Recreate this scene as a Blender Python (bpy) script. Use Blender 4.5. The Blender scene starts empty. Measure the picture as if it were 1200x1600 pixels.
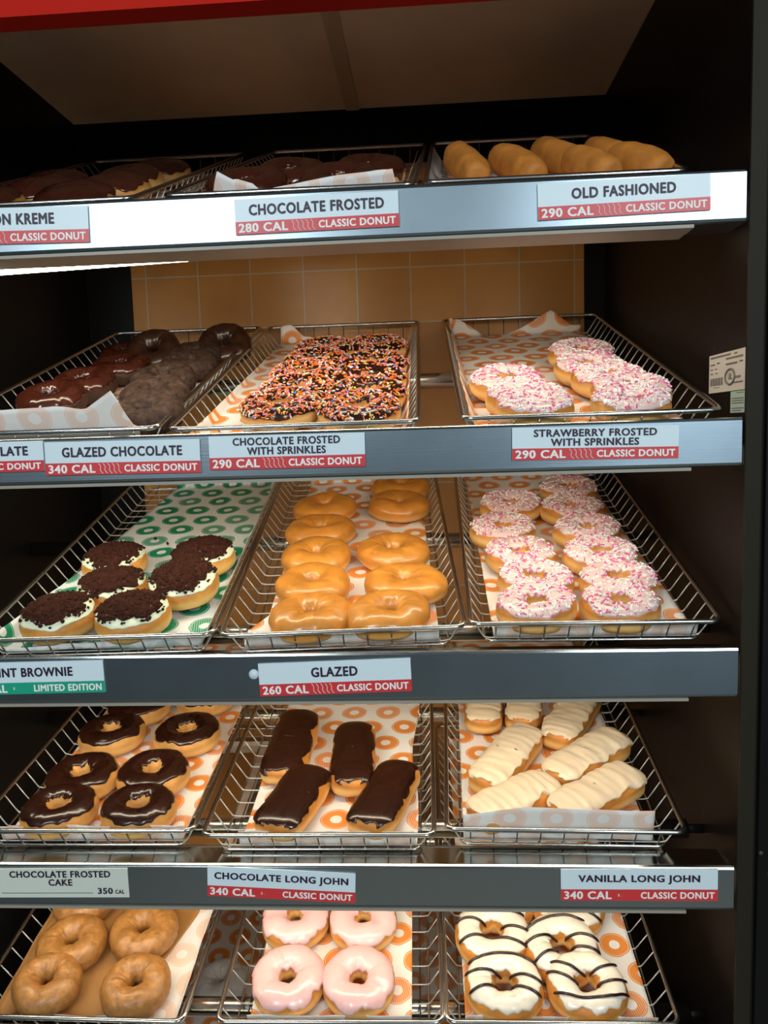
import bpy, bmesh, math, random
from mathutils import Vector, Matrix, noise
SC = bpy.context.scene
COL = SC.collection
PI = math.pi
R_ = random.Random(7)

# ------------------------------------------------------------------ camera, world, room lights, exposure
CAM_X, CAM_Y, CAM_Z = 0.0291, -0.8876, 1.5329
YAW, PITCH, ROLL, FPX = 0.0623, -0.1048, -0.0304, 1204.7
cF = Vector((-math.sin(YAW)*math.cos(PITCH), math.cos(YAW)*math.cos(PITCH), math.sin(PITCH)))
_r = Vector((math.cos(YAW), math.sin(YAW), 0)); _u = _r.cross(cF)
cR = math.cos(ROLL)*_r + math.sin(ROLL)*_u
cU = -math.sin(ROLL)*_r + math.cos(ROLL)*_u
cP = Vector((CAM_X, CAM_Y, CAM_Z))
cam_data = bpy.data.cameras.new('camera'); cam = bpy.data.objects.new('camera', cam_data); COL.objects.link(cam)
cam.matrix_world = Matrix(((cR.x, cU.x, -cF.x, cP.x), (cR.y, cU.y, -cF.y, cP.y), (cR.z, cU.z, -cF.z, cP.z), (0, 0, 0, 1)))
cam_data.sensor_fit = 'VERTICAL'; cam_data.sensor_height = 32.0; cam_data.lens = FPX/1600*32.0
cam_data.clip_start = 0.02; cam_data.clip_end = 60
SC.camera = cam
SC.view_settings.view_transform = 'Standard'
SC.view_settings.look = 'None'
SC.view_settings.gamma = 1.0
SC.view_settings.use_curve_mapping = False
SC.view_settings.exposure = 0.0

world = bpy.data.worlds.new('world'); SC.world = world; world.use_nodes = True
wb = world.node_tree.nodes['Background']
wb.inputs[0].default_value = (0.55, 0.70, 0.82, 1); wb.inputs[1].default_value = 0.085

TUBE_POWER = 32.0
WINDOW_POWER = 4.0
def area_light(name, loc, rot, sx, sy, watts, color):
    l = bpy.data.lights.new(name, 'AREA'); l.shape = 'RECTANGLE'; l.size = sx; l.size_y = sy
    l.energy = watts; l.color = color
    o = bpy.data.objects.new(name, l); o.location = loc; o.rotation_euler = rot; COL.objects.link(o)
    return o
# the shop's ceiling lamps, behind the customer
area_light('shop_ceiling_lamp', (1.16, -2.6, 2.5), (math.radians(68), 0, math.radians(16)), 0.6, 0.9, 30, (0.86, 0.95, 1.0))
area_light('shop_ceiling_lamp', (-1.08, -2.6, 2.5), (math.radians(68), 0, math.radians(-16)), 0.8, 0.9, 36, (0.86, 0.95, 1.0))

_sp = bpy.data.lights.new('added_bounce_spot', 'SPOT'); _sp.energy = 130; _sp.spot_size = math.radians(50); _sp.spot_blend = .4; _sp.color = (1, .84, .62); _sp.shadow_soft_size = .1
_so = bpy.data.objects.new('added_bounce_spot', _sp); _so.location = (0.1, -1.65, 2.9); COL.objects.link(_so)  # added spot: lights the floor so its warm bounce lifts the cabinet ceiling

def ray(px, py):
    return cF + cR*((px-600)/FPX) - cU*((py-800)/FPX)
def on_x(px, py, X):
    d = ray(px, py); return cP + d*((X-cP.x)/d.x)
def on_y(px, py, Y=0.0):
    d = ray(px, py); return cP + d*((Y-cP.y)/d.y)

# ------------------------------------------------------------------ materials
def new_mat(name):
    m = bpy.data.materials.new(name); m.use_nodes = True
    return m, m.node_tree.nodes, m.node_tree.links, m.node_tree.nodes['Principled BSDF']
def pmat(name, col, rough=.5, metal=0., coat=0., spec=.5, bump=0., bscale=200., var=0., vscale=30., sss=0., coat_rough=.1):
    m, N, Lk, b = new_mat(name)
    b.inputs['Base Color'].default_value = (*col, 1); b.inputs['Roughness'].default_value = rough
    b.inputs['Metallic'].default_value = metal; b.inputs['Coat Weight'].default_value = coat
    b.inputs['Coat Roughness'].default_value = coat_rough
    b.inputs['Specular IOR Level'].default_value = spec
    if sss:
        b.inputs['Subsurface Weight'].default_value = sss; b.inputs['Subsurface Radius'].default_value = (.006, .003, .0015)
    if var or bump:
        tc = N.new('ShaderNodeTexCoord')
    if var:
        n = N.new('ShaderNodeTexNoise'); n.inputs['Scale'].default_value = vscale; n.inputs['Detail'].default_value = 5
        Lk.new(tc.outputs['Object'], n.inputs['Vector'])
        r = N.new('ShaderNodeValToRGB')
        r.color_ramp.elements[0].position = .3; r.color_ramp.elements[1].position = .72
        r.color_ramp.elements[0].color = (*[c*(1-var) for c in col], 1); r.color_ramp.elements[1].color = (*[min(1, c*(1+var)) for c in col], 1)
        Lk.new(n.outputs['Fac'], r.inputs['Fac']); Lk.new(r.outputs['Color'], b.inputs['Base Color'])
    if bump:
        n2 = N.new('ShaderNodeTexNoise'); n2.inputs['Scale'].default_value = bscale; n2.inputs['Detail'].default_value = 3
        Lk.new(tc.outputs['Object'], n2.inputs['Vector'])
        bp = N.new('ShaderNodeBump'); bp.inputs['Strength'].default_value = bump; bp.inputs['Distance'].default_value = .002
        Lk.new(n2.outputs['Fac'], bp.inputs['Height']); Lk.new(bp.outputs['Normal'], b.inputs['Normal'])
    return m

def mat_dough(name, top, band, hband, wband, rough=.5, coat=0., amount=.8, coat_rough=.12, bump=.25):
    """Fried dough: browned crust, paler band round the waist (object Z), mottled by noise."""
    m, N, Lk, b = new_mat(name)
    tc = N.new('ShaderNodeTexCoord')
    n = N.new('ShaderNodeTexNoise'); n.inputs['Scale'].default_value = 45; n.inputs['Detail'].default_value = 5
    Lk.new(tc.outputs['Object'], n.inputs['Vector'])
    r = N.new('ShaderNodeValToRGB'); r.color_ramp.elements[0].position = .3; r.color_ramp.elements[1].position = .75
    r.color_ramp.elements[0].color = (*[c*.72 for c in top], 1); r.color_ramp.elements[1].color = (*[min(1, c*1.2) for c in top], 1)
    Lk.new(n.outputs['Fac'], r.inputs['Fac'])
    sx = N.new('ShaderNodeSeparateXYZ'); Lk.new(tc.outputs['Object'], sx.inputs[0])
    n3 = N.new('ShaderNodeTexNoise'); n3.inputs['Scale'].default_value = 25; Lk.new(tc.outputs['Object'], n3.inputs['Vector'])
    ad = N.new('ShaderNodeMath'); ad.operation = 'MULTIPLY_ADD'; ad.inputs[1].default_value = .012; Lk.new(n3.outputs['Fac'], ad.inputs[0]); Lk.new(sx.outputs['Z'], ad.inputs[2])
    s = N.new('ShaderNodeMath'); s.operation = 'SUBTRACT'; Lk.new(ad.outputs[0], s.inputs[0]); s.inputs[1].default_value = hband+.006
    a = N.new('ShaderNodeMath'); a.operation = 'ABSOLUTE'; Lk.new(s.outputs[0], a.inputs[0])
    mr = N.new('ShaderNodeMapRange'); mr.inputs['From Min'].default_value = wband*.3; mr.inputs['From Max'].default_value = wband
    mr.inputs['To Min'].default_value = amount; mr.inputs['To Max'].default_value = 0; Lk.new(a.outputs[0], mr.inputs['Value'])
    mx = N.new('ShaderNodeMix'); mx.data_type = 'RGBA'
    Lk.new(mr.outputs[0], mx.inputs[0]); Lk.new(r.outputs['Color'], mx.inputs[6]); mx.inputs[7].default_value = (*band, 1)
    Lk.new(mx.outputs[2], b.inputs['Base Color'])
    b.inputs['Roughness'].default_value = rough; b.inputs['Coat Weight'].default_value = coat; b.inputs['Coat Roughness'].default_value = coat_rough
    b.inputs['Subsurface Weight'].default_value = .12; b.inputs['Subsurface Radius'].default_value = (.006, .003, .001)
    n2 = N.new('ShaderNodeTexNoise'); n2.inputs['Scale'].default_value = 160; n2.inputs['Detail'].default_value = 4; Lk.new(tc.outputs['Object'], n2.inputs['Vector'])
    bp = N.new('ShaderNodeBump'); bp.inputs['Strength'].default_value = bump; bp.inputs['Distance'].default_value = .0012
    Lk.new(n2.outputs['Fac'], bp.inputs['Height']); Lk.new(bp.outputs['Normal'], b.inputs['Normal'])
    return m

def mat_print(name, paper, ink, fade=0.):
    """Liner paper printed with staggered rings, some hatched; UV in metres."""
    m, N, Lk, b = new_mat(name)
    def M(op, a, c=None, d=None):
        n = N.new('ShaderNodeMath'); n.operation = op
        for i, v in enumerate((a, c, d)):
            if v is None: continue
            if isinstance(v, (int, float)): n.inputs[i].default_value = v
            else: Lk.new(v, n.inputs[i])
        return n.outputs[0]
    uv = N.new('ShaderNodeUVMap'); uv.uv_map = 'UVMap'
    nz = N.new('ShaderNodeTexNoise'); nz.inputs['Scale'].default_value = 45; Lk.new(uv.outputs[0], nz.inputs['Vector'])
    sx = N.new('ShaderNodeSeparateXYZ'); Lk.new(uv.outputs[0], sx.inputs[0])
    SX, SY, RO, RI = .058, .048, .0212, .0078
    row = M('DIVIDE', sx.outputs['Y'], SY); rf = M('FLOOR', row); rl = M('MULTIPLY', M('SUBTRACT', M('SUBTRACT', row, rf), .5), SY)
    sh = M('MULTIPLY', M('FLOORED_MODULO', rf, 2.0), .5)
    cu = M('ADD', M('DIVIDE', sx.outputs['X'], SX), sh); cf = M('FLOOR', cu); cl = M('MULTIPLY', M('SUBTRACT', M('SUBTRACT', cu, cf), .5), SX)
    dist = M('SQRT', M('ADD', M('MULTIPLY', cl, cl), M('MULTIPLY', rl, rl)))
    dist = M('ADD', dist, M('MULTIPLY', M('SUBTRACT', nz.outputs['Fac'], .5), .004))
    ring = M('MULTIPLY', M('LESS_THAN', dist, RO), M('GREATER_THAN', dist, RI))
    rim = M('MULTIPLY', M('LESS_THAN', dist, RO-.0016), M('GREATER_THAN', dist, RO-.0028))
    wn = N.new('ShaderNodeTexWhiteNoise'); wn.noise_dimensions = '2D'
    cb = N.new('ShaderNodeCombineXYZ'); Lk.new(rf, cb.inputs[0]); Lk.new(cf, cb.inputs[1]); Lk.new(cb.outputs[0], wn.inputs['Vector'])
    hatch = M('MULTIPLY', M('GREATER_THAN', M('SINE', M('MULTIPLY', M('ADD', cl, M('MULTIPLY', rl, M('SUBTRACT', wn.outputs['Value'], .4))), 2100)), .55), M('GREATER_THAN', wn.outputs['Value'], .62))
    light = M('MAXIMUM', M('MULTIPLY', hatch, .45), M('MULTIPLY', rim, .55))
    fac = M('MULTIPLY', M('MULTIPLY', ring, M('SUBTRACT', 1.0, light)), 1.0-fade)
    mx = N.new('ShaderNodeMix'); mx.data_type = 'RGBA'; Lk.new(fac, mx.inputs[0])
    mx.inputs[6].default_value = (*paper, 1); mx.inputs[7].default_value = (*ink, 1)
    Lk.new(mx.outputs[2], b.inputs['Base Color']); b.inputs['Roughness'].default_value = .55
    return m

def mat_steel(name, col=(.24, .295, .33), rough=.30):
    m, N, Lk, b = new_mat(name)
    tc = N.new('ShaderNodeTexCoord'); mp = N.new('ShaderNodeMapping'); mp.inputs['Scale'].default_value = (3, 900, 900)
    Lk.new(tc.outputs['Object'], mp.inputs['Vector'])
    n = N.new('ShaderNodeTexNoise'); n.inputs['Scale'].default_value = 1; n.inputs['Detail'].default_value = 3; Lk.new(mp.outputs[0], n.inputs['Vector'])
    n2 = N.new('ShaderNodeTexNoise'); n2.inputs['Scale'].default_value = 14; n2.inputs['Detail'].default_value = 6; Lk.new(tc.outputs['Object'], n2.inputs['Vector'])
    mr = N.new('ShaderNodeMapRange'); mr.inputs['To Min'].default_value = rough-.02; mr.inputs['To Max'].default_value = rough+.05; Lk.new(n2.outputs['Fac'], mr.inputs['Value'])
    Lk.new(mr.outputs[0], b.inputs['Roughness'])
    b.inputs['Metallic'].default_value = 1; b.inputs['Base Color'].default_value = (*col, 1)
    bp = N.new('ShaderNodeBump'); bp.inputs['Strength'].default_value = .08; bp.inputs['Distance'].default_value = .001
    Lk.new(n.outputs['Fac'], bp.inputs['Height']); Lk.new(bp.outputs['Normal'], b.inputs['Normal'])
    return m

def mat_tiles():
    m, N, Lk, b = new_mat('tan_wall_tiles')
    tc = N.new('ShaderNodeTexCoord'); mp = N.new('ShaderNodeMapping'); mp.vector_type = 'POINT'
    sx = N.new('ShaderNodeSeparateXYZ'); Lk.new(tc.outputs['Object'], sx.inputs[0])
    cb = N.new('ShaderNodeCombineXYZ'); Lk.new(sx.outputs['X'], cb.inputs[0]); Lk.new(sx.outputs['Z'], cb.inputs[1])
    Lk.new(cb.outputs[0], mp.inputs['Vector']); mp.inputs['Location'].default_value = (.110+.0005, -1.8575+.108*20+.0005, 0)
    br = N.new('ShaderNodeTexBrick'); br.offset = 0; br.squash = 1
    br.inputs['Scale'].default_value = 1; br.inputs['Brick Width'].default_value = .108; br.inputs['Row Height'].default_value = .108
    br.inputs['Mortar Size'].default_value = .0014; br.inputs['Mortar Smooth'].default_value = .1; br.inputs['Bias'].default_value = 0
    br.inputs['Color1'].default_value = (.36, .165, .036, 1); br.inputs['Color2'].default_value = (.41, .19, .044, 1); br.inputs['Mortar'].default_value = (.36, .30, .21, 1)
    Lk.new(mp.outputs[0], br.inputs['Vector'])
    nz = N.new('ShaderNodeTexNoise'); nz.inputs['Scale'].default_value = 18; nz.inputs['Detail'].default_value = 6; Lk.new(tc.outputs['Object'], nz.inputs['Vector'])
    mr = N.new('ShaderNodeMapRange'); mr.inputs['To Min'].default_value = .8; mr.inputs['To Max'].default_value = 1.15; Lk.new(nz.outputs['Fac'], mr.inputs['Value'])
    vm = N.new('ShaderNodeVectorMath'); vm.operation = 'SCALE'; Lk.new(br.outputs['Color'], vm.inputs[0]); Lk.new(mr.outputs[0], vm.inputs['Scale'])
    Lk.new(vm.outputs[0], b.inputs['Base Color'])
    b.inputs['Roughness'].default_value = .38; b.inputs['Specular IOR Level'].default_value = .3
    bp = N.new('ShaderNodeBump'); bp.inputs['Strength'].default_value = .25; bp.inputs['Distance'].default_value = .0015
    inv = N.new('ShaderNodeMath'); inv.operation = 'SUBTRACT'; inv.inputs[0].default_value = 1; Lk.new(br.outputs['Fac'], inv.inputs[1])
    nb = N.new('ShaderNodeTexNoise'); nb.inputs['Scale'].default_value = 90; Lk.new(tc.outputs['Object'], nb.inputs['Vector'])
    sm = N.new('ShaderNodeMath'); sm.operation = 'MULTIPLY_ADD'; Lk.new(nb.outputs['Fac'], sm.inputs[0]); sm.inputs[1].default_value = .25; Lk.new(inv.outputs[0], sm.inputs[2])
    Lk.new(sm.outputs[0], bp.inputs['Height']); Lk.new(bp.outputs['Normal'], b.inputs['Normal'])
    return m

def mat_emit(name, col, power):
    m, N, Lk, b = new_mat(name)
    b.inputs['Base Color'].default_value = (.8, .8, .8, 1)
    b.inputs['Emission Color'].default_value = (*col, 1); b.inputs['Emission Strength'].default_value = power
    return m

def mat_scuffed(name, col, rough):
    """Dark laminate with a few pale scratches and specks."""
    m, N, Lk, b = new_mat(name)
    tc = N.new('ShaderNodeTexCoord')
    n = N.new('ShaderNodeTexNoise'); n.inputs['Scale'].default_value = 38; n.inputs['Detail'].default_value = 6; Lk.new(tc.outputs['Object'], n.inputs['Vector'])
    r = N.new('ShaderNodeValToRGB'); r.color_ramp.elements[0].position = .735; r.color_ramp.elements[1].position = .78
    r.color_ramp.elements[0].color = (*col, 1); r.color_ramp.elements[1].color = (.10, .095, .085, 1)
    Lk.new(n.outputs['Fac'], r.inputs['Fac']); Lk.new(r.outputs['Color'], b.inputs['Base Color'])
    b.inputs['Roughness'].default_value = rough; b.inputs['Specular IOR Level'].default_value = .12
    return m

MAT = dict(
    steel=mat_steel('brushed_steel'),
    polish=mat_steel('polished_flange', (.50, .52, .50), .13),
    rod=mat_steel('rod_steel', (.48, .45, .40), .22),
    wire=pmat('bright_wire', (.50, .48, .44), .35, .6),
    chrome=pmat('chrome_wire', (.50, .49, .47), .25, 1.0),
    black=mat_scuffed('black_laminate', (.006, .006, .006), .4),
    brown_black=mat_scuffed('dark_brown_laminate', (.0045, .0032, .0026), .4),
    edge=pmat('bronze_edge', (.020, .017, .010), .6, spec=.15),
    ceiling=pmat('beige_ceiling_panel', (.80, .61, .41), .7, var=.08, vscale=6),
    seam=pmat('ceiling_strip', (.58, .43, .28), .6),
    red=pmat('red_fascia', (.46, .012, .004), .6, spec=.08),
    tile=mat_tiles(),
    housing=pmat('lamp_housing', (.30, .275, .22), .45),
    tube=mat_emit('lamp_tube_glow', (1.0, .87, .66), TUBE_POWER),
    window=mat_emit('daylit_glass', (.72, .88, 1.0), WINDOW_POWER),
    floor=pmat('shop_floor', (.30, .27, .22), .5, var=.15, vscale=3),
    paper_o=mat_print('orange_ring_paper', (.84, .80, .74), (.78, .26, .045)),
    paper_o_back=mat_print('orange_ring_paper_reverse', (.80, .76, .70), (.78, .36, .18), .55),
    paper_g=mat_print('green_ring_paper', (.80, .83, .80), (.005, .27, .13)),
    paper_g_back=mat_print('green_ring_paper_reverse', (.78, .80, .77), (.15, .45, .32), .55),
    kraft=pmat('kraft_paper', (.36, .17, .045), .6, var=.12, vscale=14),
    yeast=mat_dough('yeast_dough', (.58, .22, .03), (.86, .56, .20), .015, .009),
    yeast_dark=mat_dough('shell_dough', (.60, .25, .04), (.82, .52, .17), .015, .010),
    glazed=mat_dough('glazed_dough', (.62, .245, .032), (.82, .48, .14), .008, .009, .42, .55, .6, .14),
    cake=mat_dough('cake_dough', (.58, .28, .065), (.74, .44, .15), .010, .010, .6),
    plain=pmat('glazed_cake_dough', (.36, .155, .034), .5, coat=.35, coat_rough=.3, bump=.55, bscale=190, var=.28, vscale=110, sss=.08),
    stick=mat_dough('old_fashioned_dough', (.58, .205, .026), (.66, .30, .07), .0, .01, .65),
    choc_cake=pmat('chocolate_cake_dough', (.052, .021, .010), .75, bump=.6, bscale=240, var=.3, vscale=60),
    choc_glaze=pmat('chocolate_cake_glazed', (.040, .014, .007), .35, coat=.5, bump=.2, bscale=120, var=.3, vscale=40),
    choc_crackle=pmat('chocolate_cake_dry_glaze', (.058, .030, .019), .7, spec=.3, bump=.9, bscale=200, var=.7, vscale=140),
    choc=pmat('chocolate_icing', (.024, .0062, .003), .24, coat=.35, spec=.5, var=.2, vscale=30, bump=.08, bscale=60),
    choc_boston=pmat('chocolate_icing_glossy', (.055, .012, .006), .2, coat=.5, var=.2),
    pink=pmat('pink_icing', (.80, .48, .46), .28, coat=.4, sss=.15, bump=.05, bscale=60),
    straw=pmat('strawberry_icing', (.74, .53, .49), .3, coat=.35, sss=.1, bump=.08, bscale=60),
    white=pmat('white_icing', (.76, .69, .57), .3, coat=.4, sss=.12, bump=.05, bscale=60),
    vanilla=pmat('vanilla_icing', (.72, .58, .40), .36, coat=.2, sss=.12, bump=.12, bscale=80),
    mint=pmat('mint_icing', (.74, .80, .58), .4, sss=.1),
    crumbs=pmat('brownie_crumbs', (.042, .0135, .0075), .9, spec=.12, bump=.8, bscale=300, var=.4, vscale=150),
    powder=pmat('powdered_sugar', (.82, .80, .76), .9, bump=.8, bscale=220),
    s_white=pmat('sprinkle_white', (.88, .85, .80), .4), s_pink=pmat('sprinkle_magenta', (.70, .10, .30), .4),
    s_orange=pmat('sprinkle_orange', (.86, .20, .03), .4), s_yellow=pmat('sprinkle_yellow', (.88, .66, .16), .4),
    s_blue=pmat('sprinkle_blue', (.10, .20, .42), .4), s_rose=pmat('sprinkle_rose', (.80, .26, .35), .4),
    card=pmat('label_card', (.66, .78, .82), .38), card_white=pmat('label_card_pale', (.62, .66, .58), .3),
    band_red=pmat('label_band_red', (.62, .035, .04), .38), band_green=pmat('label_band_green', (.01, .34, .20), .38),
    ink=pmat('label_ink', (.022, .008, .030), .5), ink_white=pmat('label_white_print', (.85, .84, .80), .5),
    sticker=pmat('rating_sticker', (.62, .58, .50), .5), sticker_green=pmat('green_sticker', (.42, .56, .46), .5), ink_grey=pmat('sticker_grey_print', (.17, .15, .13), .5),
)

# ------------------------------------------------------------------ helpers
def mesh_of(name, verts, faces, mats, uvs=None, fmat=None, smooth=True):
    me = bpy.data.meshes.new(name); me.from_pydata([tuple(v) for v in verts], [], faces)
    for m in (mats if isinstance(mats, (list, tuple)) else [mats]): me.materials.append(m)
    if uvs is not None:
        l = me.uv_layers.new(name='UVMap')
        for p in me.polygons:
            for li in p.loop_indices: l.data[li].uv = uvs[me.loops[li].vertex_index]
    if fmat: me.polygons.foreach_set('material_index', fmat)
    me.polygons.foreach_set('use_smooth', [smooth]*len(me.polygons)); me.update()
    return me
def put(name, me, parent=None, M=None):
    o = bpy.data.objects.new(name, me); COL.objects.link(o)
    if parent is not None: o.parent = parent
    if M is not None: o.matrix_local = M
    return o
def empty(name, M):
    o = bpy.data.objects.new(name, None); o.empty_display_size = .03; COL.objects.link(o); o.matrix_world = M
    return o
def tag(o, label=None, cat=None, group=None, kind=None):
    if label: o['label'] = label
    if cat: o['category'] = cat
    if group: o['group'] = group
    if kind: o['kind'] = kind
    return o
class MB:
    """gathers shapes into one mesh"""
    def __init__(s): s.v = []; s.f = []; s.m = []
    def add(s, v, f, mi=0):
        k = len(s.v); s.v += [Vector(a) for a in v]; s.f += [tuple(i+k for i in q) for q in f]; s.m += [mi]*len(f)
    def box(s, a, b, mi=0):
        (x0, y0, z0), (x1, y1, z1) = a, b
        s.add([(x0,y0,z0),(x1,y0,z0),(x1,y1,z0),(x0,y1,z0),(x0,y0,z1),(x1,y0,z1),(x1,y1,z1),(x0,y1,z1)],
              [(0,3,2,1),(4,5,6,7),(0,1,5,4),(1,2,6,5),(2,3,7,6),(3,0,4,7)], mi)
    def tube(s, pts, r, n=6, closed=False, mi=0):
        pts = [Vector(p) for p in pts]; K = len(pts); vs = []; fs = []
        up = None
        for i, p in enumerate(pts):
            a = pts[(i-1) % K] if (closed or i > 0) else p; b = pts[(i+1) % K] if (closed or i < K-1) else p
            t = (b-a).normalized()
            if up is None:
                up = Vector((0, 0, 1)) if abs(t.z) < .9 else Vector((0, 1, 0))
            e = t.cross(up)
            if e.length < 1e-4: e = t.orthogonal()
            e.normalize(); up = e.cross(t).normalized()
            rr = r[i] if isinstance(r, (list, tuple)) else r
            for k in range(n):
                an = 2*PI*k/n; vs.append(p + (e*math.cos(an)+up*math.sin(an))*rr)
        for i in range(K if closed else K-1):
            for k in range(n):
                a, b = i*n+k, i*n+(k+1) % n; c, d = ((i+1) % K)*n+(k+1) % n, ((i+1) % K)*n+k
                fs.append((a, b, c, d))
        if not closed:
            fs.append(tuple(range(n))[::-1]); fs.append(tuple((K-1)*n+k for k in range(n)))
        s.add(vs, fs, mi)
    def mesh(s, name, mats, smooth=True): return mesh_of(name, s.v, s.f, mats, None, s.m, smooth)
def box_obj(name, a, b, mat, kind='structure', bevel=0., parent=None):
    q = MB(); q.box(a, b); o = put(name, q.mesh(name, mat, False), parent)
    if bevel:
        m = o.modifiers.new('bevel', 'BEVEL'); m.width = bevel; m.segments = 2
    if kind: o['kind'] = kind
    return o
def grid_faces(nu, nv, wrap_u=False):
    f = []
    for j in range(nv-1):
        for i in range(nu if wrap_u else nu-1):
            f.append((j*nu+i, j*nu+(i+1) % nu, (j+1)*nu+(i+1) % nu, (j+1)*nu+i))
    return f
def nz(x, y, z=0.): return noise.noise(Vector((x, y, z)))
def T(x, y, z): return Matrix.Translation((x, y, z))
def RX(a): return Matrix.Rotation(a, 4, 'X')
def RY(a): return Matrix.Rotation(a, 4, 'Y')
def RZ(a): return Matrix.Rotation(a, 4, 'Z')

# ------------------------------------------------------------------ display cabinet: the setting
XL, XR, YB, ZC = -.6656, .3795, .6979, 2.1593
box_obj('wall_left', (XL-.02, 0, .25), (XL, YB+.02, ZC+.02), MAT['black'])
box_obj('wall_right', (XR, 0.0005, .25), (XR+.0195, YB+.02, ZC+.02), MAT['brown_black'])
box_obj('wall_back', (XL, YB, .25), (XR, YB+.02, ZC+.02), MAT['tile'])
box_obj('ceiling', (XL, 0, ZC), (XR, YB, ZC+.02), MAT['ceiling'])
q = MB(); q.box((-.119, .02, ZC-.003), (-.0935, YB-.002, ZC-.0002)); o = put('trim_1', q.mesh('trim_1', MAT['seam'], False)); o['kind'] = 'structure'
box_obj('trim_2', (XL, -.03, 1.9886), (XR+.25, 0, 2.30), MAT['red'])                    # fascia over the opening
box_obj('trim_3', (XL, YB-.004, .25), (-.573, YB, ZC), MAT['black'])                    # dark posts each side of the tiles
box_obj('trim_4', (.340, YB-.004, .25), (XR, YB, ZC), MAT['black'])
box_obj('trim_5', (XL, YB-.012, 2.055), (XR, YB-.004, ZC), MAT['black'])                 # dark board above the tiles
box_obj('trim_6', (XR, -.004, .25), (XR+.0195, 0, 1.9886), MAT['edge'])                  # edge strip of the side wall
box_obj('wall_neighbour_cabinet', (XR+.0197, -.012, .25), (XR+.25, 0, 1.9886), MAT['black'])
box_obj('cabinet_base', (XL-.02, 0, 0.0), (XR+.25, YB+.02, .25), MAT['black'])
box_obj('floor', (-4, -5, -.05), (4, 0.9, 0), MAT['floor'])
# shop windows on the far side of the shop, seen only as reflections in the steel
box_obj('window_1', (1.35, -4.7, .75), (2.15, -4.65, 3.2), MAT['window'])
box_obj('window_2', (-2.3, -4.7, 2.55), (-1.05, -4.65, 3.25), MAT['window'])

# ------------------------------------------------------------------ trays
W, L, H, IN = .2942, .6701, .031, .018
HB = W/2 - IN
TR = {(0,0): (-.6062, .0312, 1.8132, .3984, .0022, -.0039), (0,1): (-.2754, .0312, 1.8132, .3984, -.0228, .0024), (0,2): (.0309, .0312, 1.8132, .3984, -.0236, .0058),
      (1,0): (-.5902, .0181, 1.5441, .3027, .0072, -.0002), (1,1): (-.2784, .0181, 1.5441, .3027, .0065, -.0067), (1,2): (.0678, .0181, 1.5441, .3027, .0128, -.0002),
      (2,0): (-.5344, .0166, 1.2953, .2577, .0301, -.0133), (2,1): (-.2284, .0166, 1.2953, .2577, .0495, -.0094), (2,2): (.0732, .0166, 1.2953, .2577, -.0036, .0100),
      (3,0): (-.5807, .0325, 1.0298, .1453, .0068, .0020), (3,1): (-.2718, .0325, 1.0298, .1453, .0047, -.0054), (3,2): (.0382, .0325, 1.0298, .1453, -.0191, .0080),
      (4,0): (-.6054, .0294, .7746, .2030, -.0101, -.0012), (4,1): (-.2662, .0294, .7746, .2030, .0146, -.0032), (4,2): (.0327, .0294, .7746, .2030, .0072, .0019),
      (5,0): (-.490, .0294, .505, .16, .0, 0), (5,1): (-.185, .0294, .505, .16, .0, 0)}
def tray_matrix(k):
    x, y, z, a, r, d = TR[k]
    return T(x, y+d*math.cos(a), z+d*math.sin(a)) @ RX(a) @ RZ(r) @ T(W/2, 0, -H)
TM = {k: tray_matrix(k) for k in TR}
def hit(k, px, py, h=.02):
    """tray coordinates of the point seen at a pixel, h above the tray's bottom"""
    M = TM[k]; n = M.to_3x3() @ Vector((0, 0, 1)); o = M @ Vector((0, 0, h)); d = ray(px, py)
    p = cP + d*((o-cP).dot(n)/d.dot(n)); return M.inverted() @ p

def rrect(x0, x1, y0, y1, r, z, n=5):
    pts = []
    for cx, cy, a0 in ((x1-r, y0+r, -PI/2), (x1-r, y1-r, 0), (x0+r, y1-r, PI/2), (x0+r, y0+r, PI)):
        for i in range(n+1):
            a = a0 + PI/2*i/n; pts.append((cx+r*math.cos(a), cy+r*math.sin(a), z))
    return pts
q = MB(); q.tube(rrect(-W/2, W/2, 0, L, .012, H), .0032, 8, True); ME_RIM = q.mesh('tray_rim', MAT['chrome'])
q = MB(); q.tube(rrect(-HB, HB, IN*.8, L-IN*.8, .010, -.0002), .0017, 6, True); ME_RAIL = q.mesh('tray_rail', MAT['chrome'])
q = MB()
nc = 22
for i in range(nc):
    y = .022 + (L-.044)*i/(nc-1)
    q.tube([(-W/2, y, H-.001), (-HB-.004, y, .006), (-HB-.001, y, .0015), (-HB+.005, y, 0), (HB-.005, y, 0), (HB+.001, y, .0015), (HB+.004, y, .006), (W/2, y, H-.001)], .00105, 5)
ME_CROSS = q.mesh('tray_cross_wires', MAT['wire'])
q = MB()
nl = 9
for i in range(nl):
    x = -HB+.012 + (2*HB-.024)*i/(nl-1); e = IN*.8
    q.tube([(x, 0, H-.001), (x, e-.003, .005), (x, e+.003, -.0024), (x, L-e-.003, -.0024), (x, L-e+.003, .005), (x, L, H-.001)], .00105, 5)
ME_LONG = q.mesh('tray_long_wires', MAT['chrome'])
SHELF = ['top', 'second', 'third', 'fourth', 'fifth', 'lowest']
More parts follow.
